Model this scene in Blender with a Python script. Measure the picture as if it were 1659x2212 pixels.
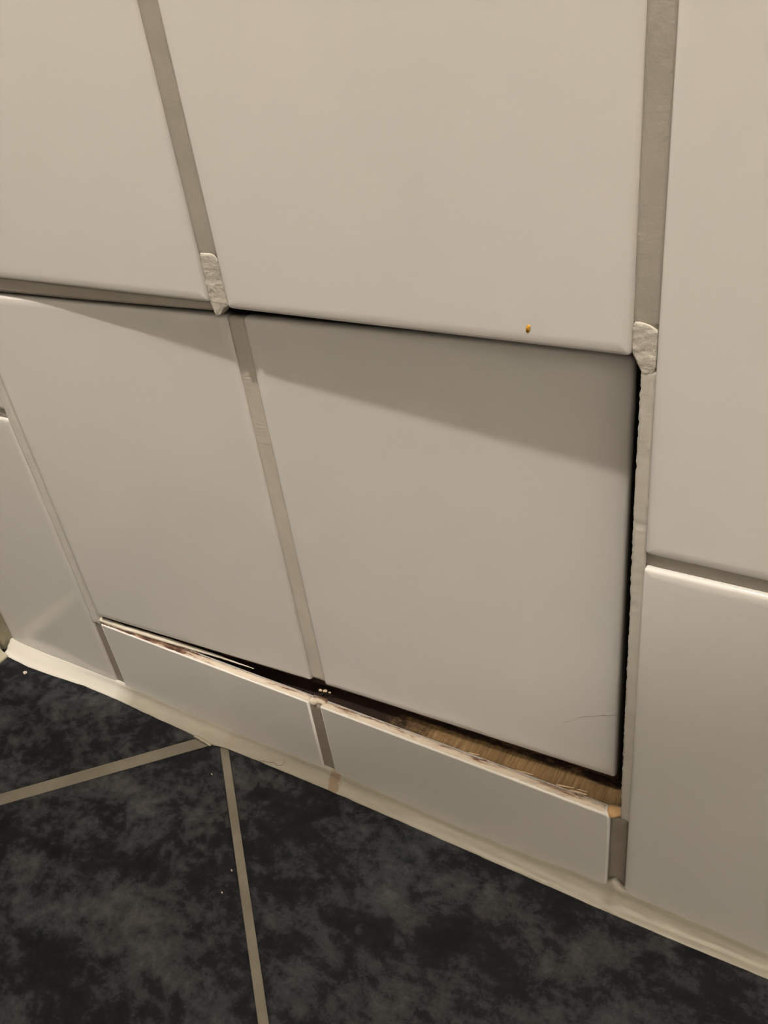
import bpy, bmesh, math, random
from mathutils import Matrix, Vector, noise

# ------------------------------------------------------------------ scene, camera, light, exposure
scene = bpy.context.scene
for o in list(bpy.data.objects):
    bpy.data.objects.remove(o)
COL = scene.collection
MM = 0.001
ZF = 58.0                      # height of the cut strip's top edge above the floor, mm


def P(x, y, z):
    """wall frame in mm (x along the wall, y into the wall, z above the cut strip) -> metres above the floor"""
    return Vector((x * MM, y * MM, (z + ZF) * MM))


random.seed(4)
cam_data = bpy.data.cameras.new('camera')
cam_data.sensor_fit = 'HORIZONTAL'
cam_data.sensor_width = 36.0
cam_data.lens = 1883.88 / 1659.0 * 36.0
cam_data.clip_start = 0.005
cam_data.clip_end = 20
cam = bpy.data.objects.new('camera', cam_data)
COL.objects.link(cam)
RX = (0.8559229, 0.5029122, -0.12031336)
RY = (0.20252159, -0.54010068, -0.8168698)
RZ = (-0.47579512, 0.67481151, -0.56413512)
cam.matrix_world = Matrix((
    (RX[0], -RY[0], -RZ[0], 0.37676879),
    (RX[1], -RY[1], -RZ[1], -0.22647819),
    (RX[2], -RY[2], -RZ[2], 0.32353832 + ZF * MM),
    (0, 0, 0, 1)))
scene.camera = cam

LAMP_AT = (30.0, -560.0, 2190.0)
LAMP_R = 30.0
LAMP_COLOR = (1.0, 0.925, 0.83)
LAMP_STRENGTH = 3720.0

world = bpy.data.worlds.new('world')
scene.world = world
world.use_nodes = True
world.node_tree.nodes['Background'].inputs[0].default_value = (0.02, 0.018, 0.015, 1)
world.node_tree.nodes['Background'].inputs[1].default_value = 1.0

scene.view_settings.view_transform = 'Standard'
scene.view_settings.look = 'None'
scene.view_settings.gamma = 1.0
scene.view_settings.use_curve_mapping = False
scene.view_settings.exposure = 0.0


# ------------------------------------------------------------------ helpers
def link(name, mesh, mat=None, parent=None):
    o = bpy.data.objects.new(name, mesh)
    COL.objects.link(o)
    if mat is not None and len(mesh.materials) == 0:
        mesh.materials.append(mat)
    if parent is not None:
        o.parent = parent
    return o


def mesh_of(name, verts, faces, smooth=True):
    m = bpy.data.meshes.new(name)
    m.from_pydata([tuple(v) for v in verts], [], faces)
    bm = bmesh.new()
    bm.from_mesh(m)
    bmesh.ops.recalc_face_normals(bm, faces=bm.faces)
    bm.to_mesh(m)
    bm.free()
    if smooth:
        m.polygons.foreach_set('use_smooth', [True] * len(m.polygons))
    return m


def tag(o, label, cat, group=None):
    o['label'] = label
    o['category'] = cat
    if group:
        o['group'] = group
    return o


def structure(o, label=None):
    o['kind'] = 'structure'
    if label:
        o['label'] = label
    return o


def empty(name, loc=(0, 0, 0)):
    o = bpy.data.objects.new(name, None)
    o.empty_display_size = 0.02
    o.location = loc
    COL.objects.link(o)
    return o


def boxes_mesh(name, boxes):
    """boxes in mm (x0,x1,y0,y1,z0,z1)"""
    v, f = [], []
    for x0, x1, y0, y1, z0, z1 in boxes:
        b = len(v)
        v += [P(x, y, z) for z in (z0, z1) for y in (y0, y1) for x in (x0, x1)]
        f += [(b, b + 1, b + 3, b + 2), (b + 4, b + 6, b + 7, b + 5), (b, b + 4, b + 5, b + 1),
              (b + 2, b + 3, b + 7, b + 6), (b, b + 2, b + 6, b + 4), (b + 1, b + 5, b + 7, b + 3)]
    return mesh_of(name, v, f, smooth=False)


def lerp_list(pts, x):
    if x <= pts[0][0]:
        return pts[0][1]
    for (a, va), (b, vb) in zip(pts, pts[1:]):
        if x <= b:
            return va + (vb - va) * (x - a) / (b - a)
    return pts[-1][1]


def n1(x, y=0.0, z=0.0):
    return noise.noise(Vector((x, y, z)))


# ------------------------------------------------------------------ materials
def nodes_of(name):
    m = bpy.data.materials.new(name)
    m.use_nodes = True
    nt = m.node_tree
    return m, nt, nt.nodes['Principled BSDF']


def coord(nt, scale=(1, 1, 1), kind='Object'):
    tc = nt.nodes.new('ShaderNodeTexCoord')
    mp = nt.nodes.new('ShaderNodeMapping')
    mp.inputs['Scale'].default_value = scale
    nt.links.new(tc.outputs[kind], mp.inputs['Vector'])
    return mp.outputs['Vector']


def noise_node(nt, vec, scale, detail=4, rough=0.55, dist=0.0):
    n = nt.nodes.new('ShaderNodeTexNoise')
    n.inputs['Scale'].default_value = scale
    n.inputs['Detail'].default_value = detail
    n.inputs['Roughness'].default_value = rough
    n.inputs['Distortion'].default_value = dist
    nt.links.new(vec, n.inputs['Vector'])
    return n.outputs['Fac']


def ramp(nt, fac, stops):
    r = nt.nodes.new('ShaderNodeValToRGB')
    els = r.color_ramp.elements
    while len(els) < len(stops):
        els.new(0.5)
    for e, (p, c) in zip(els, stops):
        e.position = p
        e.color = (*c, 1) if len(c) == 3 else c
    nt.links.new(fac, r.inputs['Fac'])
    return r.outputs['Color']


def mixc(nt, fac, a, b, mode='MIX'):
    m = nt.nodes.new('ShaderNodeMix')
    m.data_type = 'RGBA'
    m.blend_type = mode
    for sock, val in ((m.inputs['Factor'], fac), (m.inputs[6], a), (m.inputs[7], b)):
        if isinstance(val, (int, float)):
            sock.default_value = val
        elif isinstance(val, tuple):
            sock.default_value = (*val, 1)
        else:
            nt.links.new(val, sock)
    return m.outputs[2]


def math_node(nt, op, a, b=None, c=None):
    m = nt.nodes.new('ShaderNodeMath')
    m.operation = op
    for s, v in zip(m.inputs, (a, b, c)):
        if v is None:
            continue
        if isinstance(v, (int, float)):
            s.default_value = v
        else:
            nt.links.new(v, s)
    return m.outputs[0]


def bump(nt, bsdf, height, strength=0.3, dist=0.0005):
    b = nt.nodes.new('ShaderNodeBump')
    b.inputs['Strength'].default_value = strength
    b.inputs['Distance'].default_value = dist
    nt.links.new(height, b.inputs['Height'])
    nt.links.new(b.outputs['Normal'], bsdf.inputs['Normal'])


def sep(nt, vec):
    s = nt.nodes.new('ShaderNodeSeparateXYZ')
    nt.links.new(vec, s.inputs[0])
    return s.outputs


def set_rough(b, r, spec=0.5):
    b.inputs['Roughness'].default_value = r
    b.inputs['Specular IOR Level'].default_value = spec


def mat_simple(name, lo, hi, scale, rough, bump_s=0.0, bump_scale=None, bump_d=0.0004, detail=5):
    m, nt, b = nodes_of(name)
    v = coord(nt)
    f = noise_node(nt, v, scale, detail, 0.6)
    nt.links.new(ramp(nt, f, [(0.3, lo), (0.7, hi)]), b.inputs['Base Color'])
    set_rough(b, rough)
    if bump_s:
        h = noise_node(nt, v, bump_scale or scale * 3, 4, 0.6)
        bump(nt, b, h, bump_s, bump_d)
    return m


def mat_tile():
    m, nt, b = nodes_of('glazed_white_tile')
    v = coord(nt)
    f = noise_node(nt, v, 16, 3, 0.5)
    nt.links.new(ramp(nt, f, [(0.3, (0.765, 0.745, 0.705)), (0.7, (0.785, 0.750, 0.715))]), b.inputs['Base Color'])
    set_rough(b, 0.13)
    h = noise_node(nt, v, 45, 2, 0.5)
    bump(nt, b, h, 0.05, 0.0004)
    return m


def mat_grout(name, lo, hi, streak=False, bs=0.35):
    m, nt, b = nodes_of(name)
    v = coord(nt)
    f = noise_node(nt, v, 60, 6, 0.65)
    c = ramp(nt, f, [(0.3, lo), (0.72, hi)])
    nt.links.new(c, b.inputs['Base Color'])
    set_rough(b, 0.75, 0.3)
    if streak:
        v2 = coord(nt, (120, 400, 900))
        h = noise_node(nt, v2, 1.0, 4, 0.6)
    else:
        h = noise_node(nt, v, 700, 4, 0.6)
    bump(nt, b, h, bs, 0.0005)
    return m


def mat_bisque():
    """cream cut edge of the strip tiles with brown water stains, heavier to the left and towards the back"""
    m, nt, b = nodes_of('stained_tile_body')
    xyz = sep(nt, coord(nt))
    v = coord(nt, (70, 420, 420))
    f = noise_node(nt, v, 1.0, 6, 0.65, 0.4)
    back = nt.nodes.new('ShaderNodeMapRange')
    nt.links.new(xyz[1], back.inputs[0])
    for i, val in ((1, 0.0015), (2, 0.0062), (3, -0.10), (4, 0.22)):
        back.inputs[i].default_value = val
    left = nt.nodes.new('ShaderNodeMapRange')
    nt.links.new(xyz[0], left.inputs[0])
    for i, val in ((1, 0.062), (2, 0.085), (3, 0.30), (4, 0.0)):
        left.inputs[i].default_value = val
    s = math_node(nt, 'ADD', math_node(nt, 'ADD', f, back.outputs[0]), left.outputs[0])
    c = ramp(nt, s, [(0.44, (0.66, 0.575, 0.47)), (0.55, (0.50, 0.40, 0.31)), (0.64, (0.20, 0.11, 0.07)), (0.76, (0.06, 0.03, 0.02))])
    nt.links.new(c, b.inputs['Base Color'])
    set_rough(b, 0.8, 0.25)
    bump(nt, b, noise_node(nt, coord(nt), 900, 4, 0.6), 0.4, 0.0004)
    return m


def mat_wood():
    m, nt, b = nodes_of('raw_stained_wood')
    xyz = sep(nt, coord(nt))
    v = coord(nt, (900, 60, 90))
    g = noise_node(nt, v, 1.0, 5, 0.6, 0.3)
    c = ramp(nt, g, [(0.25, (0.11, 0.066, 0.029)), (0.5, (0.215, 0.135, 0.060)), (0.75, (0.32, 0.21, 0.105))])
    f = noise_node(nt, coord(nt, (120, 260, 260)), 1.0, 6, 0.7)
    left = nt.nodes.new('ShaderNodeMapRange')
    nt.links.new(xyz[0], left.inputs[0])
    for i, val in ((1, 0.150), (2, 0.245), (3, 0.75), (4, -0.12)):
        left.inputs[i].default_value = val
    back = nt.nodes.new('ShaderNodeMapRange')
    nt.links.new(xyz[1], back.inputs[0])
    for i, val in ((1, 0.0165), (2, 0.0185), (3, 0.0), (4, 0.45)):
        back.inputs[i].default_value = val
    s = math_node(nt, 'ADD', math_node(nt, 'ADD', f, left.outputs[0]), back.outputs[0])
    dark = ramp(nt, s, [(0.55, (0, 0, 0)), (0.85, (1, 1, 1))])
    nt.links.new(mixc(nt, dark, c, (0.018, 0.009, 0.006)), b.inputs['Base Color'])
    set_rough(b, 0.8, 0.25)
    bump(nt, b, g, 0.5, 0.0006)
    return m


def mat_floor_tile():
    m, nt, b = nodes_of('mottled_black_floor_tile')
    v = coord(nt)
    warp = noise_node(nt, v, 11, 3, 0.5)
    rot = nt.nodes.new('ShaderNodeMapping')
    rot.inputs['Rotation'].default_value = (0, 0, 0.9)
    rot.inputs['Scale'].default_value = (0.7, 1.35, 1)
    nt.links.new(v, rot.inputs['Vector'])
    big = noise_node(nt, rot.outputs['Vector'], 17, 10, 0.72, 0.25)
    mid = noise_node(nt, v, 48, 9, 0.74, 0.2)
    fine = noise_node(nt, v, 190, 8, 0.75, 0.0)
    s = math_node(nt, 'ADD', math_node(nt, 'MULTIPLY', big, 0.46), math_node(nt, 'MULTIPLY', mid, 0.33))
    s = math_node(nt, 'ADD', s, math_node(nt, 'MULTIPLY', fine, 0.21))
    c = ramp(nt, s, [(0.42, (0.009, 0.0093, 0.0115)), (0.485, (0.015, 0.0153, 0.0175)), (0.512, (0.031, 0.032, 0.0355)),
                     (0.56, (0.053, 0.0545, 0.058)), (0.65, (0.100, 0.098, 0.090))])
    tint = ramp(nt, warp, [(0.35, (0.95, 1.0, 1.05)), (0.65, (1.03, 1.0, 0.97))])
    nt.links.new(mixc(nt, 1.0, c, tint, 'MULTIPLY'), b.inputs['Base Color'])
    set_rough(b, 0.5, 0.09)
    bump(nt, b, fine, 0.15, 0.0004)
    return m


def mat_silicone():
    m, nt, b = nodes_of('cream_silicone')
    xyz = sep(nt, coord(nt))
    f = noise_node(nt, coord(nt, (40, 200, 200)), 1.0, 5, 0.6)
    c = ramp(nt, f, [(0.3, (0.355, 0.325, 0.265)), (0.7, (0.425, 0.392, 0.33))])
    fresh = nt.nodes.new('ShaderNodeMapRange')      # a whiter, newer length of bead in the left corner
    nt.links.new(xyz[0], fresh.inputs[0])
    for i, val in ((1, -0.004), (2, 0.012), (3, 1.0), (4, 0.0)):
        fresh.inputs[i].default_value = val
    c = mixc(nt, fresh.outputs[0], c, (0.72, 0.69, 0.62))
    # old grout dirt showing through where joints end under the bead
    wob = math_node(nt, 'MULTIPLY_ADD', noise_node(nt, coord(nt), 260, 3, 0.6), 0.006, -0.003)
    x = math_node(nt, 'ADD', xyz[0], wob)

    def band(x0, half, soft):
        d = math_node(nt, 'ABSOLUTE', math_node(nt, 'SUBTRACT', x, x0))
        r = nt.nodes.new('ShaderNodeMapRange')
        nt.links.new(d, r.inputs[0])
        for i, val in ((1, half), (2, half + soft), (3, 1.0), (4, 0.0)):
            r.inputs[i].default_value = val
        return r.outputs[0]
    for x0, half, amt, colr in ((0.1615, 0.0026, 0.75, (0.27, 0.18, 0.11)), (0.0895, 0.0016, 0.45, (0.40, 0.33, 0.25)),
                                (0.0735, 0.0008, 0.35, (0.42, 0.36, 0.28))):
        c = mixc(nt, math_node(nt, 'MULTIPLY', band(x0, half, 0.0012), amt), c, colr)
    nt.links.new(c, b.inputs['Base Color'])
    set_rough(b, 0.22, 0.5)
    bump(nt, b, noise_node(nt, coord(nt, (60, 300, 300)), 1.0, 3, 0.5), 0.25, 0.0006)
    return m


M_TILE = mat_tile()
M_GROUT = mat_grout('wall_grout', (0.375, 0.345, 0.295), (0.435, 0.400, 0.345))
M_GROUT_DIRTY = mat_grout('dirty_wall_grout', (0.27, 0.235, 0.195), (0.34, 0.30, 0.25))
M_GROUT_NEW = mat_grout('fresh_wall_grout', (0.53, 0.495, 0.44), (0.62, 0.585, 0.525))
M_GROUT_PATCH = mat_grout('smeared_filler', (0.53, 0.49, 0.43), (0.63, 0.59, 0.52), bs=0.8)
M_GROUT_PALE = mat_grout('pale_filler', (0.66, 0.63, 0.575), (0.74, 0.71, 0.655))
M_GROUT_PANEL = mat_grout('panel_grout', (0.56, 0.51, 0.445), (0.64, 0.59, 0.52), streak=True)
M_BISQUE = mat_bisque()
M_WOOD = mat_wood()
M_FLOOR = mat_floor_tile()
M_FLOOR_GROUT = mat_simple('floor_grout', (0.165, 0.147, 0.112), (0.25, 0.222, 0.175), 28, 0.75, 0.3, 700)
M_SIL = mat_silicone()
M_SIL_OLD = mat_simple('yellowed_silicone', (0.60, 0.55, 0.40), (0.70, 0.65, 0.50), 120, 0.35, 0.2, 500)
M_SLIVER = mat_simple('old_cream_sealant', (0.70, 0.62, 0.50), (0.82, 0.77, 0.66), 160, 0.5, 0.4, 900)
M_ROT = mat_simple('rotten_brown_board', (0.012, 0.006, 0.004), (0.085, 0.042, 0.026), 260, 0.85, 0.6, 600, 0.001)
M_MASON = mat_simple('masonry', (0.10, 0.09, 0.08), (0.16, 0.14, 0.12), 40, 0.9, 0.4, 300)
M_PAINT = mat_simple('painted_plaster', (0.58, 0.56, 0.525), (0.62, 0.60, 0.56), 6, 0.7, 0.1, 200)
M_WHITE = mat_simple('white_wall_paint', (0.80, 0.785, 0.75), (0.83, 0.815, 0.78), 6, 0.6)
M_CASING = mat_simple('white_gloss_paint', (0.76, 0.74, 0.69), (0.79, 0.77, 0.72), 12, 0.3)
M_ORANGE = mat_simple('orange_stain', (0.62, 0.30, 0.03), (0.75, 0.42, 0.08), 900, 0.4)
M_CRACK = mat_simple('hairline_dirt', (0.16, 0.12, 0.09), (0.30, 0.25, 0.20), 700, 0.7)
M_CHIPWOOD = mat_simple('fresh_wood', (0.50, 0.29, 0.13), (0.66, 0.44, 0.22), 300, 0.75, 0.4, 900)
M_SPLINTER = mat_simple('pale_splinter', (0.52, 0.37, 0.22), (0.68, 0.53, 0.36), 300, 0.75)
M_CRUMB = mat_simple('pale_crumb', (0.50, 0.45, 0.38), (0.70, 0.65, 0.57), 900, 0.8)
M_HAIR = mat_simple('dark_hair', (0.10, 0.07, 0.05), (0.16, 0.11, 0.07), 300, 0.5)
M_SHELF = mat_simple('dark_brown_wood', (0.045, 0.032, 0.024), (0.075, 0.052, 0.038), 20, 0.5)
M_CHROME = mat_simple('chrome', (0.7, 0.7, 0.7), (0.75, 0.75, 0.75), 8, 0.08)
M_CHROME.node_tree.nodes['Principled BSDF'].inputs['Metallic'].default_value = 1.0


# ------------------------------------------------------------------ tiles
PROFILE = [(0.0, 1.9), (0.28, 0.95), (0.75, 0.42), (1.6, 0.15), (4.0, 0.03)]
PROFILE_CUT = [(0.0, 0.5), (0.25, 0.15), (0.8, 0.0)]


def tile_mesh(name, w, h, thick=6.5, corner=1.8, profile=PROFILE, cut_top=False):
    """a glazed tile standing in the xz plane, front at y=0, origin at its lower left corner, in mm"""
    rings = [(0.0, thick)] + list(profile)
    verts, faces = [], []
    K = 3
    for inset, y in rings:
        for ci, (cx, cz, a0) in enumerate(((w - corner, h - corner, 0), (corner, h - corner, 90), (corner, corner, 180), (w - corner, corner, 270))):
            for k in range(K + 1):
                a = math.radians(a0 + 90 * k / K)
                r = max(corner - inset, 0.05)
                ex = max(inset - corner + 0.05, 0)
                sx = 1 if math.cos(math.radians(a0 + 45)) > 0 else -1
                sz = 1 if math.sin(math.radians(a0 + 45)) > 0 else -1
                x = cx + r * math.cos(a) - sx * ex
                z = cz + r * math.sin(a) - sz * ex
                if cut_top and sz > 0:                       # the sawn edge is square, not glazed round
                    z = h - (0.3 if inset > 0.3 else 0.0) - (corner - r * math.sin(a) if sx > 0 and cut_top == 'round_right' else 0) * 0.8
                verts.append(Vector((x * MM, y * MM, z * MM)))
    N = 4 * (K + 1)
    for r in range(len(rings) - 1):
        for i in range(N):
            j = (i + 1) % N
            faces.append((r * N + i, r * N + j, (r + 1) * N + j, (r + 1) * N + i))
    faces.append(tuple(range(N))[::-1])
    cap = len(faces)
    faces.append(tuple((len(rings) - 1) * N + i for i in range(N)))
    m = bpy.data.meshes.new(name)
    m.from_pydata(verts, [], faces)
    bm = bmesh.new()
    bm.from_mesh(m)
    bmesh.ops.recalc_face_normals(bm, faces=bm.faces)
    bm.to_mesh(m)
    bm.free()
    for p in m.polygons:
        p.use_smooth = len(p.vertices) == 4
    m.materials.append(M_TILE)
    return m


_tiles = {}


def shared_tile(w, h, **kw):
    key = (round(w, 2), round(h, 2), tuple(sorted((k, str(v)) for k, v in kw.items())))
    if key not in _tiles:
        _tiles[key] = tile_mesh('tile', w, h, **kw)
    return _tiles[key]


# ------------------------------------------------------------------ rough ribbons of grout
def ribbon(name, rows, y_face, mat, parent, depth=6.0, cols=6, rough=0.12, bulge=0.0, seed=0.0, step=1.5, axis='z', edge_rough=0.0, slope=0.0):
    """a strip of filler. rows: (t, a, b): along the strip t, its two edges a and b (mm); axis z: upright, x: lying"""
    t0, t1 = rows[0][0], rows[-1][0]
    n = max(2, int(abs(t1 - t0) / step) + 1)
    A = [(r[0], r[1]) for r in rows]
    B = [(r[0], r[2]) for r in rows]
    verts, faces = [], []
    for i in range(n):
        t = t0 + (t1 - t0) * i / (n - 1)
        a, b = lerp_list(A, t), lerp_list(B, t)
        a += edge_rough * n1(t * 0.45, seed, 3.1) + edge_rough * 0.5 * n1(t * 1.7, seed, 5.1)
        b += edge_rough * n1(t * 0.45, seed + 7, 8.1) * 0.5
        row = []
        row.append((a, y_face + depth))
        for c in range(cols + 1):
            s = c / cols
            e = 1 - abs(2 * s - 1) ** 4
            y = y_face - bulge * e + rough * (n1(t * 0.35, s * 2.0, seed) + 0.6 * n1(t * 1.3, s * 6.0, seed + 9)) + slope * s
            if i in (0, n - 1):
                y += 0.3
            row.append((a + (b - a) * s, y))
        row.append((b, y_face + depth))
        for q, y in row:
            verts.append(P(q, y, t) if axis == 'z' else P(t, y, q))
    m_ = cols + 3
    for i in range(n - 1):
        for c in range(m_ - 1):
            k = i * m_ + c
            faces.append((k, k + 1, k + m_ + 1, k + m_))
        faces.append((i * m_, (i + 1) * m_, (i + 1) * m_ + m_ - 1, i * m_ + m_ - 1))
    faces.append(tuple(range(m_)))
    faces.append(tuple(range((n - 1) * m_, n * m_))[::-1])
    return link(name, mesh_of(name, verts, faces), mat, parent)


def rough_block(name, outline_len, width, height, mat, parent, matrix, seed=0.0, seg=12, rough=0.3, taper=0.0):
    """an irregular rod: length along x (mm), oval section with noise; placed by matrix in metres"""
    verts, faces = [], []
    K = 8
    for i in range(seg + 1):
        t = i / seg
        r = 1.0 - taper * t
        if i in (0, seg):
            r *= 0.55
        for k in range(K):
            a = 2 * math.pi * k / K
            q = r * (1 + rough * n1(t * outline_len * 0.25, math.cos(a) * 1.3 + seed, math.sin(a) * 1.3))
            verts.append(matrix @ Vector((t * outline_len * MM, 0.5 * width * q * math.cos(a) * MM, 0.5 * height * q * math.sin(a) * MM)))
    for i in range(seg):
        for k in range(K):
            faces.append((i * K + k, i * K + (k + 1) % K, (i + 1) * K + (k + 1) % K, (i + 1) * K + k))
    faces.append(tuple(range(K))[::-1])
    faces.append(tuple(range(seg * K, seg * K + K)))
    return link(name, mesh_of(name, verts, faces), mat, parent)


def rod_between(name, a, b, width, height, mat, parent=None, **kw):
    d = Vector(b) - Vector(a)
    rot = d.to_track_quat('X', 'Z').to_matrix().to_4x4()
    base = P(*a)
    return rough_block(name, d.length, width, height, mat, parent, Matrix.Translation(base) @ rot, **kw)


# ------------------------------------------------------------------ the room shell
ROOM = dict(x0=-118.0, x1=938.0, y0=-1150.0, z1=2340.0)
X0, X1, Y0, Z1 = ROOM['x0'], ROOM['x1'], ROOM['y0'], ROOM['z1']

wall = structure(link('wall_back', boxes_mesh('wall_back', [
    (X0, -5.5, 6.5, 120, -58, 1010), (317.5, X1, 6.5, 120, -58, 1010),
    (-5.5, 317.5, 6.5, 120, -58, -42), (-5.5, 317.5, 6.5, 120, 214, 1010),
    (-5.5, 317.5, 95, 120, -42, 214)]), M_MASON), 'tiled wall with the access opening')
upper = link('plaster', boxes_mesh('plaster', [(X0, X1, 0, 120, 1010, Z1)]), M_PAINT, wall)
left_wall = structure(link('wall_left', boxes_mesh('wall_left', [(X0 - 100, X0, Y0 - 100, 120, -58, Z1)]), M_PAINT))
right_wall = structure(link('wall_right', boxes_mesh('wall_right', [(X1, X1 + 100, Y0 - 100, 120, -58, Z1)]), M_WHITE))
front_wall = structure(link('wall_front', boxes_mesh('wall_front', [(X0, X1, Y0 - 100, Y0, -58, Z1)]), M_PAINT))
ceiling = structure(link('ceiling', boxes_mesh('ceiling', [(X0 - 100, X1 + 100, Y0 - 100, 120, Z1, Z1 + 100)]), M_PAINT))
floor = structure(link('floor', boxes_mesh('floor', [(X0, X1, Y0, 6.4, -110, -59.0)]), M_FLOOR_GROUT))

# floor tiles, laid on the diagonal
def clip(poly, a, b, c):
    """keep the part of poly with a*x+b*y<=c"""
    out = []
    for i in range(len(poly)):
        p, q = poly[i], poly[(i + 1) % len(poly)]
        dp, dq = a * p[0] + b * p[1] - c, a * q[0] + b * q[1] - c
        if dp <= 0:
            out.append(p)
        if (dp < 0 < dq) or (dq < 0 < dp):
            t = dp / (dp - dq)
            out.append((p[0] + (q[0] - p[0]) * t, p[1] + (q[1] - p[1]) * t))
    return out


S2 = math.sqrt(0.5)
PITCH = 302.0
U0, V0, GU, GV = 56.1, 58.2, 2.3, 4.4
DIAG = math.radians(0.35)
for i in range(-4, 8):
    for j in range(-4, 8):
        ua, ub = U0 + i * PITCH + GU, U0 + (i + 1) * PITCH - GU
        va, vb = V0 + j * PITCH + GV, V0 + (j + 1) * PITCH - GV

        def shape(g):
            poly = [((u + v) * S2, (u - v) * S2) for u, v in ((ua + g, va + g), (ub - g, va + g), (ub - g, vb - g), (ua + g, vb - g))]
            cx, cy = 81.0, -1.0
            poly = [(cx + (x - cx) * math.cos(DIAG) - (y - cy) * math.sin(DIAG), cy + (x - cx) * math.sin(DIAG) + (y - cy) * math.cos(DIAG)) for x, y in poly]
            for a, b, c in ((-1, 0, -(X0 + 0.5)), (1, 0, X1 - 0.5), (0, -1, -(Y0 + 0.5)), (0, 1, -1.5)):
                poly = clip(poly, a, b, c)
                if len(poly) < 3:
                    return []
            return poly
        lo, hi = shape(0.0), shape(0.8)
        if len(lo) < 3 or len(lo) != len(hi):
            continue
        n = len(lo)
        v = [P(x, y, -66) for x, y in lo] + [P(x, y, -58.5) for x, y in lo] + [P(x, y, -58.0) for x, y in hi]
        f = [tuple(range(n))[::-1], tuple(range(2 * n, 3 * n))]
        for k in range(n):
            q = (k + 1) % n
            f += [(k, q, n + q, n + k), (n + k, n + q, 2 * n + q, 2 * n + k)]
        t = link('tile', mesh_of('floor_tile', v, f, smooth=False), M_FLOOR, floor)

# ------------------------------------------------------------------ wall tiles
def put_tile(x0, x1, z0, z1, y=0.0, parent=wall, name='tile', **kw):
    o = link(name, shared_tile(x1 - x0, z1 - z0, **kw), None, parent)
    o.location = P(x0, y, z0)
    return o


VP = 203.6
# columns left and right of the panel
for (xa, xb) in ((-104.5, -3.5), (316.8, 466.2), (472.8, 622.2), (628.8, 778.2), (784.8, 934.2)):
    put_tile(xa, xb, -56.0, 136.4)
    for r in range(4):
        z = 141.7 + r * VP
        put_tile(xa, xb, z, z + 198.2)
# columns over the panel
stained = None
for ci, (xa, xb, zb) in enumerate(((3.5, 152.7, 212.4), (160.8, 310.1, 210.9))):
    for r in range(4):
        z = zb + r * VP
        t = put_tile(xa, xb, z, min(z + 198.0, 1006))
        if ci == 1 and r == 0:
            stained = t
# cut strip under the panel
strips = []
for xa, xb, kind in ((3.5, 152.9, True), (160.6, 309.0, 'round_right')):
    t = put_tile(xa, xb, -56.0, 0.0, profile=PROFILE_CUT, cut_top=kind, corner=2.2 if kind is not True else 1.0, thick=5.4)
    strips.append((t, xa, xb))


def cut_edge(parent, xa, xb, seed, right_round):
    """sawn tile body on top of the strip: a rough cream ledge, sunk in places behind the glaze line"""
    verts, faces = [], []
    nx, ny = 110, 5
    for i in range(nx + 1):
        x = xa + (xb - xa) * i / nx
        drop = 0.0
        if right_round:
            d = xb - x
            drop = 3.2 * max(0, 1 - d / 3.4) ** 2
        y_back = 5.3 + 0.75 * n1(x * 0.09, seed, 1.0) + 0.55 * n1(x * 0.6, seed, 2.0)
        y_front = 0.42 + 0.30 * max(0, n1(x * 0.12, seed, 6.0)) + 0.25 * max(0, n1(x * 0.8, seed, 7.0))
        for j in range(ny + 1):
            s = j / ny
            y = y_front + (y_back - y_front) * s
            h = 0.10 + 0.38 * n1(x * 0.22, y * 0.6, seed) + 0.28 * n1(x * 0.9, y * 1.2, seed + 4)
            h += 0.55 * math.sin(math.pi * s) * (0.6 + 0.4 * n1(x * 0.05, 0, seed))
            if j in (0, ny):
                h = -0.45
            verts.append(P(x, y, h - drop))
        verts.append(P(x, y_back, -8.0))
        verts.append(P(x, y_front, -8.0))
    m_ = ny + 3
    for i in range(nx):
        for c in range(m_):
            k, k2 = i * m_ + c, i * m_ + (c + 1) % m_
            faces.append((k, k2, k2 + m_, k + m_))
    faces.append(tuple(range(m_)))
    faces.append(tuple(range(nx * m_, (nx + 1) * m_))[::-1])
    o = link('cut_edge', mesh_of('cut_edge', verts, faces), M_BISQUE, None)
    o.parent = parent
    o.matrix_parent_inverse = Matrix.Translation(-parent.location)
    o['label'] = 'rough cream sawn edge with brown water stains'
    return o


for k, (t, xa, xb) in enumerate(strips):
    cut_edge(t, xa + 0.3, xb - 0.3, 11.0 + k * 30, k == 1)

# small orange stain on the tile above the panel
v = [P(278.8 + (0.75 + 0.25 * n1(k * 0.7, 4, 1)) * math.cos(a) + 0.25 * math.sin(a), -0.06, 216.4 + 1.35 * math.sin(a)) for k, a in enumerate([2 * math.pi * q / 14 for q in range(14)])]
v += [p + Vector((0, 0.00012, 0)) for p in v]
f = [tuple(range(14)), tuple(range(14, 28))[::-1]] + [(k, (k + 1) % 14, 14 + (k + 1) % 14, 14 + k) for k in range(14)]
o = link('stain', mesh_of('stain', v, f), M_ORANGE, None)
o.parent = stained
o.matrix_parent_inverse = Matrix.Translation(-stained.location)
o['label'] = 'small orange stain'

# ------------------------------------------------------------------ grout
def vjoint(xa, xb, za, zb, y=1.15, mat=M_GROUT, seed=0.0, **kw):
    return ribbon('grout', [(za, xa, xb), (zb, xa, xb)], y, mat, wall, depth=5.3, seed=seed, step=kw.pop('step', 4.0), **kw)


def hjoint(xa, xb, za, zb, y=1.2, mat=M_GROUT, seed=0.0, **kw):
    return ribbon('grout', [(xa, za, zb), (xb, za, zb)], y, mat, wall, depth=5.2, seed=seed, step=kw.pop('step', 4.0), axis='x', **kw)


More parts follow.
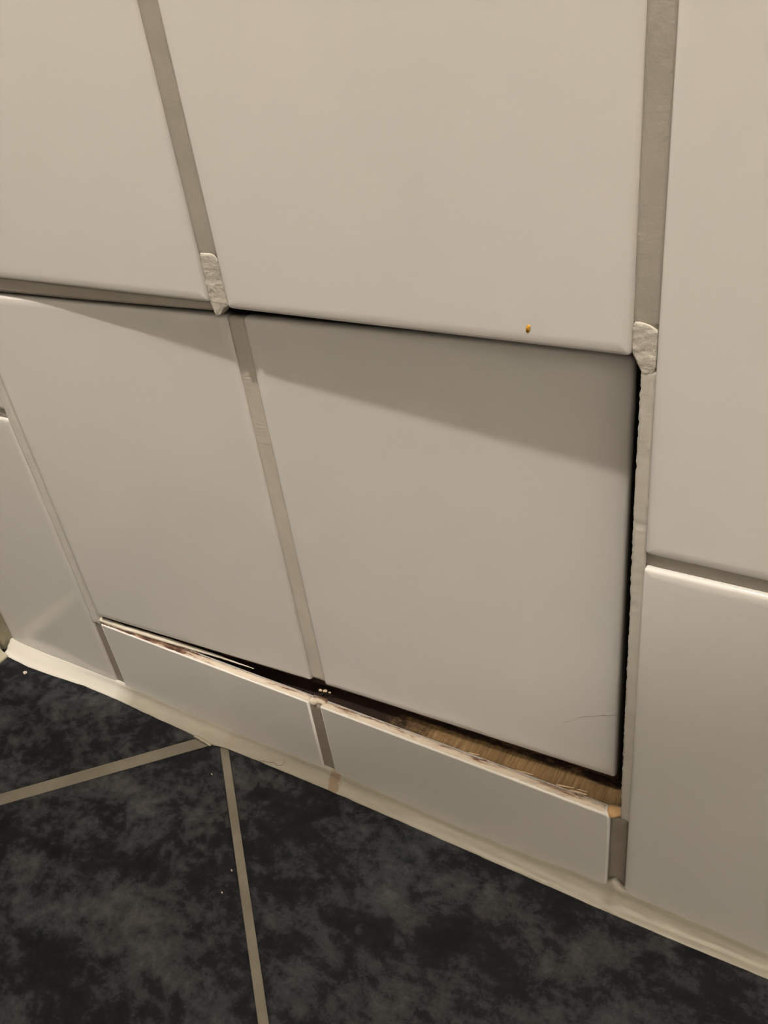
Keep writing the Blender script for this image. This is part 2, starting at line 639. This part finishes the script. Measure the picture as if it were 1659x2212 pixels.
vjoint(152.3, 161.2, 228, 1004, seed=1)
vjoint(309.7, 317.2, 218, 1004, seed=2)
vjoint(308.7, 317.3, -57, -2.0, y=3.0, mat=M_GROUT_DIRTY, seed=3, rough=0.2)
vjoint(152.5, 161.0, -57, -0.6, y=1.3, mat=M_GROUT_DIRTY, seed=4)
vjoint(-3.9, 3.8, -57, -1.0, y=1.2, mat=M_GROUT_DIRTY, seed=5)
vjoint(-3.9, 3.9, 206, 1004, seed=6)
ribbon('grout', [(-1.0, -3.4, 1.9), (12, -2.6, 1.9), (90, -2.6, 1.9), (130, -3.8, 1.8), (206, -3.9, 1.6)], 0.22, M_GROUT_PALE, wall, depth=6.1, seed=8, step=2.0, rough=0.06, edge_rough=0.2)
for k, (xa, xb) in enumerate(((466.2, 472.8), (622.2, 628.8), (778.2, 784.8), (934.2, 938.0))):
    vjoint(xa - 0.4, xb + 0.4, -57, 952, seed=20 + k, step=12)
hjoint(-104.5, -3.6, 136.0, 142.1, y=1.3, seed=30)
hjoint(317.0, 937.5, 136.0, 142.1, y=2.1, mat=M_GROUT, seed=31)
for r in range(1, 4):
    hjoint(-104.5, -3.6, 141.7 + r * VP - 5.8, 141.7 + r * VP + 0.4, seed=40 + r)
    hjoint(317.0, 937.5, 141.7 + r * VP - 5.8, 141.7 + r * VP + 0.4, seed=45 + r, step=12)
    hjoint(3.9, 309.7, 211.5 + r * VP - 6.0, 211.5 + r * VP + 1.0, seed=50 + r, step=12)

# smeared filler where the joints end over the panel: proud of the old grout, ragged tips
o = ribbon('grout_patch', [(207.2, 154.0, 154.6), (208.6, 153.3, 156.4), (211.0, 153.0, 158.8), (212.0, 152.5, 161.2), (219, 152.4, 161.1), (226, 152.6, 161.0), (229, 152.8, 161.0), (230.9, 153.2, 159.4), (231.3, 153.4, 158.0)],
           0.95, M_GROUT_PATCH, wall, depth=4.6, cols=10, rough=0.30, bulge=0.10, seed=61, step=0.6, edge_rough=0.25)
o['label'] = 'pale smeared patch of filler with a ragged lower tip'
o = ribbon('grout_patch', [(205.6, 313.2, 314.3), (206.6, 312.9, 316.3), (208.6, 311.9, 316.9), (211.0, 310.6, 316.9), (214, 309.9, 316.9), (219.5, 309.9, 316.9), (221.3, 310.2, 313.8), (221.5, 310.6, 311.8)],
           0.75, M_GROUT_PATCH, wall, depth=5.0, cols=10, rough=0.26, bulge=0.05, seed=64, step=0.6, edge_rough=0.2)
o['label'] = 'pale smeared patch of filler with a ragged lower tip'
# broken joint along the right side of the opening
o = ribbon('grout', [(-0.4, 313.8, 317.3), (20, 313.4, 317.3), (60, 313.2, 317.3), (120, 313.1, 317.2), (124, 312.9, 317.2), (160, 312.7, 317.2), (207, 312.8, 317.2)],
           0.85, M_GROUT_NEW, wall, depth=8.0, cols=5, rough=0.18, seed=70, step=0.8, edge_rough=0.32)
o['label'] = 'broken grout edge beside the open gap'
# leftover grout hanging under the shorter left tile
o = ribbon('grout', [(3.6, 204.8, 212.9), (29, 205.7, 212.9), (73, 206.5, 212.9), (112, 207.7, 212.9), (153.4, 209.0, 212.9)],
           2.0, M_GROUT, wall, depth=4.0, cols=5, rough=0.08, seed=75, step=1.6, axis='x', edge_rough=0.22, slope=0.4)
o['label'] = 'leftover grout under the tile edge'
# lump at the head of the strip's middle joint
o = rod_between('grout_lump', (152.6, 3.0, -0.6), (162.0, 4.4, -0.6), 4.6, 3.6, M_BISQUE, wall, seed=5.0, rough=0.75, seg=14)
o['label'] = 'crumbly stained lump of mortar'

# corner bead between the tiled wall and the left return, and a casing added for its reflections
def sweep_upright(name, prof, z0, z1, mat, parent=None, smooth=True):
    n = len(prof)
    v = [P(x, y, z0) for x, y in prof] + [P(x, y, z1) for x, y in prof]
    f = [(k, (k + 1) % n, n + (k + 1) % n, n + k) for k in range(n)] + [tuple(range(n))[::-1], tuple(range(n, 2 * n))]
    return link(name, mesh_of(name, v, f, smooth), mat, parent)


prof = [(X0, 3.0), (-103.6, 3.0), (-103.9, 0.6), (-105.4, -0.3), (-107.4, -2.2), (-108.3, -4.6), (-108.6, -6.0), (X0, -6.0)]
o = structure(sweep_upright('trim_1', prof, -57.5, 1000, M_SIL_OLD), 'yellowed sealant in the left corner')
cas = []
ribs = [(-6.0, 0), (-7.5, 1.2), (-9.5, 2.2), (-11.5, 1.4), (-12.0, -6.0), (-13.6, -6.2), (-15.4, 1.8), (-17.6, 2.4), (-19.6, 1.6), (-20.2, -6.0), (-22.6, -6.2),
        (-24.5, 2.0), (-28.5, 3.0), (-33.0, 2.2), (-34.0, -5.8), (-37.5, -6.0), (-40, 2.6), (-48, 3.4), (-58, 3.0), (-62, 0.4)]  # invented flutes, grooved deep so their reflection streaks the corner tile
prof = [(X0, -6.0)] + [(-110.5 + d, y) for y, d in ribs] + [(X0, -62.0)]
structure(sweep_upright('trim_2', prof, -57.5, 2050, M_CASING), 'white casing added on the left return, fluted to reflect streaks in the tile')

# ------------------------------------------------------------------ silicone bead along the foot of the wall
TOP = [(-106, -50.5), (-96, -51.5), (-71, -51.8), (-47, -50.6), (-20, -50.0), (-4.5, -49.6), (40, -50.8), (81.5, -51.7), (120, -50.6), (156, -49.4), (200, -51.6), (236, -52.8), (280, -50.8), (304, -49.6), (318, -49.3), (348, -50.0), (378, -51.3), (500, -50.5), (940, -50.5)]
BOT = [(-106, 9.8), (-99, 9.8), (-80, 10.6), (-62, 9.9), (-30, 7.3), (-1, 7.0), (31, 8.0), (58, 8.4), (69, 9.0), (78, 9.6), (90, 8.0), (113, 7.4), (158, 6.9), (240, 7.3), (313, 8.0), (350, 7.7), (380, 7.1), (940, 7.4)]
verts, faces = [], []
xs = []
x = -106.0
while x < 937.5:
    xs.append(x)
    x += 1.2 if x < 430 else 12
for x in xs:
    zt = lerp_list(TOP, x) + 0.35 * n1(x * 0.06, 2.0) + 0.12 * n1(x * 0.5, 4.0)
    yb = lerp_list(BOT, x) + 0.25 * n1(x * 0.12, 8.0) + (0.10 + 0.5 * math.exp(-((x - 76) / 9) ** 2)) * n1(x * 0.7, 9.0)
    hump = math.exp(-((x - 312.4) / 2.8) ** 2)
    yt = 0.35
    for a, b, d in ((152.7, 160.8, 1.0), (309.1, 316.8, 2.8), (-3.5, 3.5, 1.0)):
        if a < x < b:
            yt = d
    zt += 4.0 * hump
    full = 1.0 if x > 0 else 1.0 + 0.9 * min(1, -x / 60)      # fuller, rounder bead towards the left corner
    H = zt + 58.0
    pts = [(yt, zt), (-0.30 * full, zt - 0.10 * H), (-0.10 * yb * full, zt - 0.34 * H), (-0.22 * yb * full, zt - 0.52 * H),
           (-0.50 * yb * (0.94 + 0.06 * full), zt - 0.74 * H), (-0.82 * yb, zt - 0.93 * H), (-yb * 0.985, -57.75), (-yb, -58.0), (2.5, -58.0), (2.5, zt - 0.5)]
    for y, z in pts:
        verts.append(P(x, y, z))
m_ = 10
for i in range(len(xs) - 1):
    for c in range(m_):
        k, k2 = i * m_ + c, i * m_ + (c + 1) % m_
        faces.append((k, k2, k2 + m_, k + m_))
faces.append(tuple(range(m_)))
faces.append(tuple(range((len(xs) - 1) * m_, len(xs) * m_))[::-1])
bead = structure(link('baseboard_back', mesh_of('baseboard_back', verts, faces), M_SIL), 'cream silicone bead between wall tiles and floor')
bead2 = structure(link('baseboard_left', mesh_of('baseboard_left',
                  [P(x, y, z) for y in (-9.0, -30.0, -60.0) for x, z in ((-112.0, -58), (-108.3, -52.5), (-105.5, -55.0), (-101.8, -57.0), (-100.5, -58))],
                  [(a * 5 + c, a * 5 + (c + 1) % 5, a * 5 + 5 + (c + 1) % 5, a * 5 + 5 + c) for a in range(2) for c in range(5)] + [(0, 1, 2, 3, 4), (14, 13, 12, 11, 10)]), M_SIL_OLD))
# torn flake of the bead at the floor joint
o = rod_between('torn_flake', (66.0, -8.8, -57.2), (80.0, -10.6, -57.3), 2.0, 1.0, M_SIL, bead, seed=3.0, rough=0.9, seg=14)

# ------------------------------------------------------------------ the access panel, pushed in on its right side
panel = empty('access_panel', P(2.7, 0.4, 6.0))
tag(panel, 'two-tile bath access panel standing askew, its right side pushed into the wall', 'access panel')


def panel_tile(p0, p1, zb, zt):
    d = Vector((p1[0] - p0[0], p1[1] - p0[1], 0))
    o = link('tile', tile_mesh('tile', d.length, zt - zb, thick=6.0), None, panel)
    ang = math.atan2(d.y, d.x)
    M = Matrix.Translation(P(p0[0], p0[1], zb)) @ Matrix.Rotation(ang, 4, 'Z')
    o.matrix_parent_inverse = Matrix.Translation(-panel.location)
    o.matrix_basis = M
    return o


def to_panel(o):
    o.parent = panel
    o.matrix_parent_inverse = Matrix.Translation(-panel.location)
    return o


panel_tile((2.7, 0.4), (150.8, 8.6), 6.0, 203.6)
right_tile = panel_tile((158.3, 9.1), (306.9, 14.7), 6.0, 203.9)
o = ribbon('grout', [(8.0, 150.4, 158.7), (203, 150.4, 158.7)], 9.9, M_GROUT_PANEL, None, depth=4.5, cols=6, rough=0.10, seed=81, step=1.2)
to_panel(o)
# rotten board behind the tiles
v, f = [], []
nx = 60
for i in range(nx + 1):
    x = 3.6 + (306.2 - 3.6) * i / nx
    d = lerp_list([(2.7, 0.4), (150.8, 8.6), (158.3, 9.1), (306.9, 14.7)], x) + 6.4
    zb = -1.8 + 1.6 * n1(x * 0.15, 1.0) + 1.0 * n1(x * 0.6, 2.0)
    wob = 0.6 * n1(x * 0.3, 5.0)
    v += [P(x, d + wob, zb), P(x, d, 8), P(x, d, 202.6), P(x, d + 12, 202.6), P(x, d + 12, zb)]
for i in range(nx):
    for c in range(5):
        k, k2 = i * 5 + c, i * 5 + (c + 1) % 5
        f.append((k, k2, k2 + 5, k + 5))
f += [(0, 1, 2, 3, 4), tuple(range(nx * 5, nx * 5 + 5))[::-1]]
o = to_panel(link('backing_board', mesh_of('backing_board', v, f, smooth=False), M_ROT))
o['label'] = 'dark rotten board behind the tiles'


# hairline crack with a chip near the lower right corner of the panel
def polyline_strip(name, pts, widths, mat, thick=0.05):
    v, f = [], []
    for i, (p, w) in enumerate(zip(pts, widths)):
        v += [P(p[0], p[1], p[2] - w / 2), P(p[0], p[1], p[2] + w / 2), P(p[0], p[1] + thick, p[2] + w / 2), P(p[0], p[1] + thick, p[2] - w / 2)]
    for i in range(len(pts) - 1):
        for c in range(4):
            k, k2 = i * 4 + c, i * 4 + (c + 1) % 4
            f.append((k, k2, k2 + 4, k + 4))
    f += [(0, 1, 2, 3), tuple(range(len(pts) * 4 - 4, len(pts) * 4))[::-1]]
    return link(name, mesh_of(name, v, f, False), mat)


def ry(x):
    return 9.1 + (x - 158.3) * (14.7 - 9.1) / (306.9 - 158.3) - 0.045


cp = [(283.7, 31.7, .05), (285.2, 33.2, .12), (286.0, 33.4, .04), (288.4, 35.7, .04), (290.2, 37.6, .12), (293.3, 39.7, .18), (296.5, 41.3, .14), (299.0, 42.7, .12), (301.0, 43.6, .22), (301.8, 43.9, .1), (304.5, 45.2, .10), (306.0, 45.9, .08)]
o = polyline_strip('crack', [(x, ry(x), z) for x, z, w in cp], [w for *_, w in cp], M_CRACK)
o.parent = right_tile
o.matrix_parent_inverse = (Matrix.Translation(panel.location) @ right_tile.matrix_parent_inverse @ right_tile.matrix_basis).inverted()
o['label'] = 'hairline crack running to the edge'

# ------------------------------------------------------------------ the batten in the gap, with splinters, chip, sealant sliver
verts, faces = [], []
nx, ny = 220, 12
rnd = random.Random(9)
plate = [0.0]
steps = []
x = -4.0
while x < 316:
    w = rnd.uniform(5, 17)
    steps.append((x, rnd.uniform(-0.7, 0.7), rnd.uniform(-0.8, 0.8)))
    x += w


def step_at(x):
    cur = steps[0]
    for s in steps:
        if s[0] <= x:
            cur = s
    return cur


for i in range(nx + 1):
    x = -4.5 + (313.2 + 4.5) * i / nx
    st = step_at(x)
    for j in range(ny + 1):
        y = 5.9 + (40 - 5.9) * (j / ny) ** 1.5
        z = -4.6 + 0.35 * st[1] + 0.30 * n1(x * 0.5, y * 0.08, 3.0) + 0.2 * n1(x * 2.2, y * 0.1, 4.0)
        if x < 165:
            z -= 3.0 * min(1, (165 - x) / 40)
        verts.append(P(x, y + (st[2] if 0 < j < 5 else 0), z))
    verts.append(P(x, 40, -40))
    verts.append(P(x, 5.9, -40))
m_ = ny + 3
for i in range(nx):
    for c in range(m_):
        k, k2 = i * m_ + c, i * m_ + (c + 1) % m_
        faces.append((k, k2, k2 + m_, k + m_))
faces += [tuple(range(m_)), tuple(range(nx * m_, (nx + 1) * m_))[::-1]]
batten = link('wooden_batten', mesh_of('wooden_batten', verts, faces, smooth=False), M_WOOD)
tag(batten, 'raw brown wooden batten lying in the gap below the pushed-in panel', 'batten')
for k, (a, b, w) in enumerate((((240, 6.4, -1.4), (245.5, 7.2, -1.0), 0.7), ((262, 6.0, -1.2), (272, 7.4, -1.2), 0.8), ((283, 6.6, -1.2), (291, 8.0, -0.8), 0.9),
                               ((289, 6.2, -1.0), (297, 6.9, -0.6), 1.3), ((291.5, 9.0, -2.4), (296.5, 9.4, -2.2), 0.7))):
    rod_between('splinter', a, b, w, w * 0.7, M_SPLINTER, batten, seed=k * 3.3, rough=0.6, seg=8, taper=0.4)

chip = rod_between('wood_chip', (307.2, 3.4, -0.9), (314.0, 4.8, -0.9), 5.6, 3.4, M_CHIPWOOD, seed=2.0, rough=0.5, seg=8)
tag(chip, 'light orange wood chip wedged in the right end of the gap', 'wood chip')

# cream sliver of old sealant lying on the cut edge, tapering to the right
verts, faces = [], []
nx = 90
for i in range(nx + 1):
    t = i / nx
    x = -1.6 + 114.0 * t
    w = min(1.0, 1.9 * (1.0 - t)) ** 0.9
    yc = lerp_list([(-2, 2.4), (20, 2.6), (36, 3.6), (64, 5.6), (85, 7.0), (113, 8.0)], x)
    zc = lerp_list([(-2, 1.6), (36, 1.7), (64, 1.2), (85, 0.9), (113, 0.4)], x)
    r1 = 0.10 + 1.05 * w + 0.25 * n1(x * 0.3, 1.0) * w
    r2 = 0.12 + 1.0 * w + 0.35 * n1(x * 0.4, 6.0) * w
    j = 0.35 * n1(x * 0.25, 3.0)
    verts += [P(x, yc - r1, zc - r2 + j), P(x, yc - r1 * 0.9, zc + r2 * 0.4 + j), P(x, yc, zc + r2 + j * 0.5), P(x, yc + r1, zc + r2 + j), P(x, yc + r1, zc - r2)]
for i in range(nx):
    for c in range(5):
        k, k2 = i * 5 + c, i * 5 + (c + 1) % 5
        faces.append((k, k2, k2 + 5, k + 5))
faces += [(0, 1, 2, 3, 4), tuple(range(nx * 5, nx * 5 + 5))[::-1]]
sliver = link('sealant_sliver', mesh_of('sealant_sliver', verts, faces), M_SLIVER)
tag(sliver, 'long tapering cream sliver of old sealant in the gap below the left panel tile', 'sealant')

# crumbs of mortar under the panel's joint
for k, (x, y, z, r, lab) in enumerate(((153.6, 10.6, -1.0, 0.95, 'left crumb of the three mortar crumbs below the panel joint'),
                                       (156.2, 10.9, -1.0, 1.1, 'middle crumb of the three mortar crumbs below the panel joint'),
                                       (158.8, 11.3, -1.2, 0.7, 'right crumb of the three mortar crumbs below the panel joint'))):
    o = rod_between('mortar_crumb', (x - r, y, z), (x + r, y + 0.3, z), 1.6 * r, 1.2 * r, M_SPLINTER, seed=k * 2.0 + 40, rough=0.8, seg=5)
    tag(o, lab, 'crumb', 'mortar crumbs below the panel joint')

# ------------------------------------------------------------------ small things on the floor
for k, (x, y, r, lab) in enumerate(((-76.6, -15.1, 1.5, 'largest pale crumb on the floor, under the left corner tile'),
                                    (93.6, -26.0, 0.5, 'tiny pale crumb on the dark tile nearest the meeting floor joints'),
                                    (141.6, -68.0, 0.55, 'tiny pale crumb on the edge of the floor joint'),
                                    (144.9, -79.6, 0.5, 'tiny pale crumb on the dark tile beside the floor joint, farthest from the wall'))):
    o = rod_between('crumb', (x - r, y, -57.6), (x + r, y - r * 0.5, -57.6), 1.3 * r, 0.9, M_CRUMB, seed=k * 5.0, rough=0.8, seg=5)
    tag(o, lab, 'crumb', 'pale crumbs on the floor')

def tube(name, pts, r, mat, parent=None):
    verts, faces = [], []
    K = 5
    for i, p in enumerate(pts):
        a, b = Vector(pts[max(0, i - 1)]), Vector(pts[min(len(pts) - 1, i + 1)])
        q = (b - a).to_track_quat('X', 'Z')
        for k in range(K):
            t = 2 * math.pi * k / K
            verts.append(P(*(Vector(p) + q @ Vector((0, r * math.cos(t), r * math.sin(t))))))
    for i in range(len(pts) - 1):
        for k in range(K):
            faces.append((i * K + k, i * K + (k + 1) % K, (i + 1) * K + (k + 1) % K, (i + 1) * K + k))
    faces += [tuple(range(K))[::-1], tuple(range((len(pts) - 1) * K, len(pts) * K))]
    return link(name, mesh_of(name, verts, faces), mat, parent)


hair_xy = [(113.7, -57.0, -7.4), (116.4, -56.2, -6.6), (119.4, -56.0, -6.4), (122.4, -55.4, -5.6), (125.0, -55.9, -6.2), (128.0, -55.2, -5.4), (129.2, -53.9, -4.0), (128.4, -53.0, -3.0)]
o = tube('hair', [(x, y - 0.25, z + 0.1) for x, z, y in hair_xy], 0.13, M_HAIR)
tag(o, 'short dark curled hair stuck on the cream silicone bead', 'hair')

# ------------------------------------------------------------------ outside the frame: lamp, plus a shelf and cabinet added to shade the wall foot
lamp = empty('ceiling_lamp', P(LAMP_AT[0], LAMP_AT[1], Z1))
tag(lamp, 'round glass ceiling lamp above the tiled bath front', 'lamp')


def lathe(name, prof, cx, cy, mat, parent=None, K=28):
    v, f = [], []
    for r, z in prof:
        for k in range(K):
            a = 2 * math.pi * k / K
            v.append(P(cx + r * math.cos(a), cy + r * math.sin(a), z))
    for i in range(len(prof) - 1):
        for k in range(K):
            f.append((i * K + k, i * K + (k + 1) % K, (i + 1) * K + (k + 1) % K, (i + 1) * K + k))
    f += [tuple(range(K))[::-1], tuple(range((len(prof) - 1) * K, len(prof) * K))]
    o = link(name, mesh_of(name, v, f), mat)
    if parent is not None:
        o.parent = parent
        o.matrix_parent_inverse = Matrix.Translation(-parent.location)
    return o


m, nt, b = nodes_of('lamp_glass_lit')
b.inputs['Base Color'].default_value = (0.9, 0.85, 0.75, 1)
b.inputs['Emission Color'].default_value = (*LAMP_COLOR, 1)
b.inputs['Emission Strength'].default_value = LAMP_STRENGTH
lathe('globe', [(LAMP_R * math.sin(math.pi * k / 14), LAMP_AT[2] - LAMP_R * math.cos(math.pi * k / 14)) for k in range(1, 14)], LAMP_AT[0], LAMP_AT[1], m, lamp)
lathe('base', [(24, LAMP_AT[2] + LAMP_R - 8), (30, LAMP_AT[2] + LAMP_R + 10), (45, Z1 - 20), (45, Z1)], LAMP_AT[0], LAMP_AT[1], M_CHROME, lamp)

shelf = link('shade_shelf', mesh_of('shade_shelf', [P(x, y, z) for z in (650, 672) for x, y in
             ((X0 + 0.5, -206), (620, -100), (620, -420), (X0 + 0.5, -420))],
             [(0, 1, 2, 3), (4, 5, 6, 7), (0, 1, 5, 4), (1, 2, 6, 5), (2, 3, 7, 6), (3, 0, 4, 7)], False), M_SHELF)  # added out of view: blocks lamp light from the lower wall and floor
tag(shelf, 'unseen brown shelf added on the left return to shade the foot of the wall', 'shelf')

cabinet = empty('shade_cabinet', P(200, -800, -58))  # added out of view: dark front cuts bounce light low on the wall
tag(cabinet, 'unseen low dark cabinet added opposite the tiled wall to dim its foot', 'cabinet')


def to_cabinet(o):
    o.parent = cabinet
    o.matrix_parent_inverse = Matrix.Translation(-cabinet.location)
    return o


CF, CT = -520.0, 420.0
to_cabinet(link('body', boxes_mesh('body', [(X0 + 2, 520, -1100, CF, 20, CT)]), M_SHELF))
to_cabinet(link('plinth', boxes_mesh('plinth', [(X0 + 10, 512, -1090, CF - 40, -57.9, 20)]), M_SHELF))
for k in range(3):
    xa = X0 + 6 + k * 211
    d = to_cabinet(link('door', boxes_mesh('door', [(xa, xa + 207, CF, CF + 18, 26, CT - 6)]), M_SHELF))
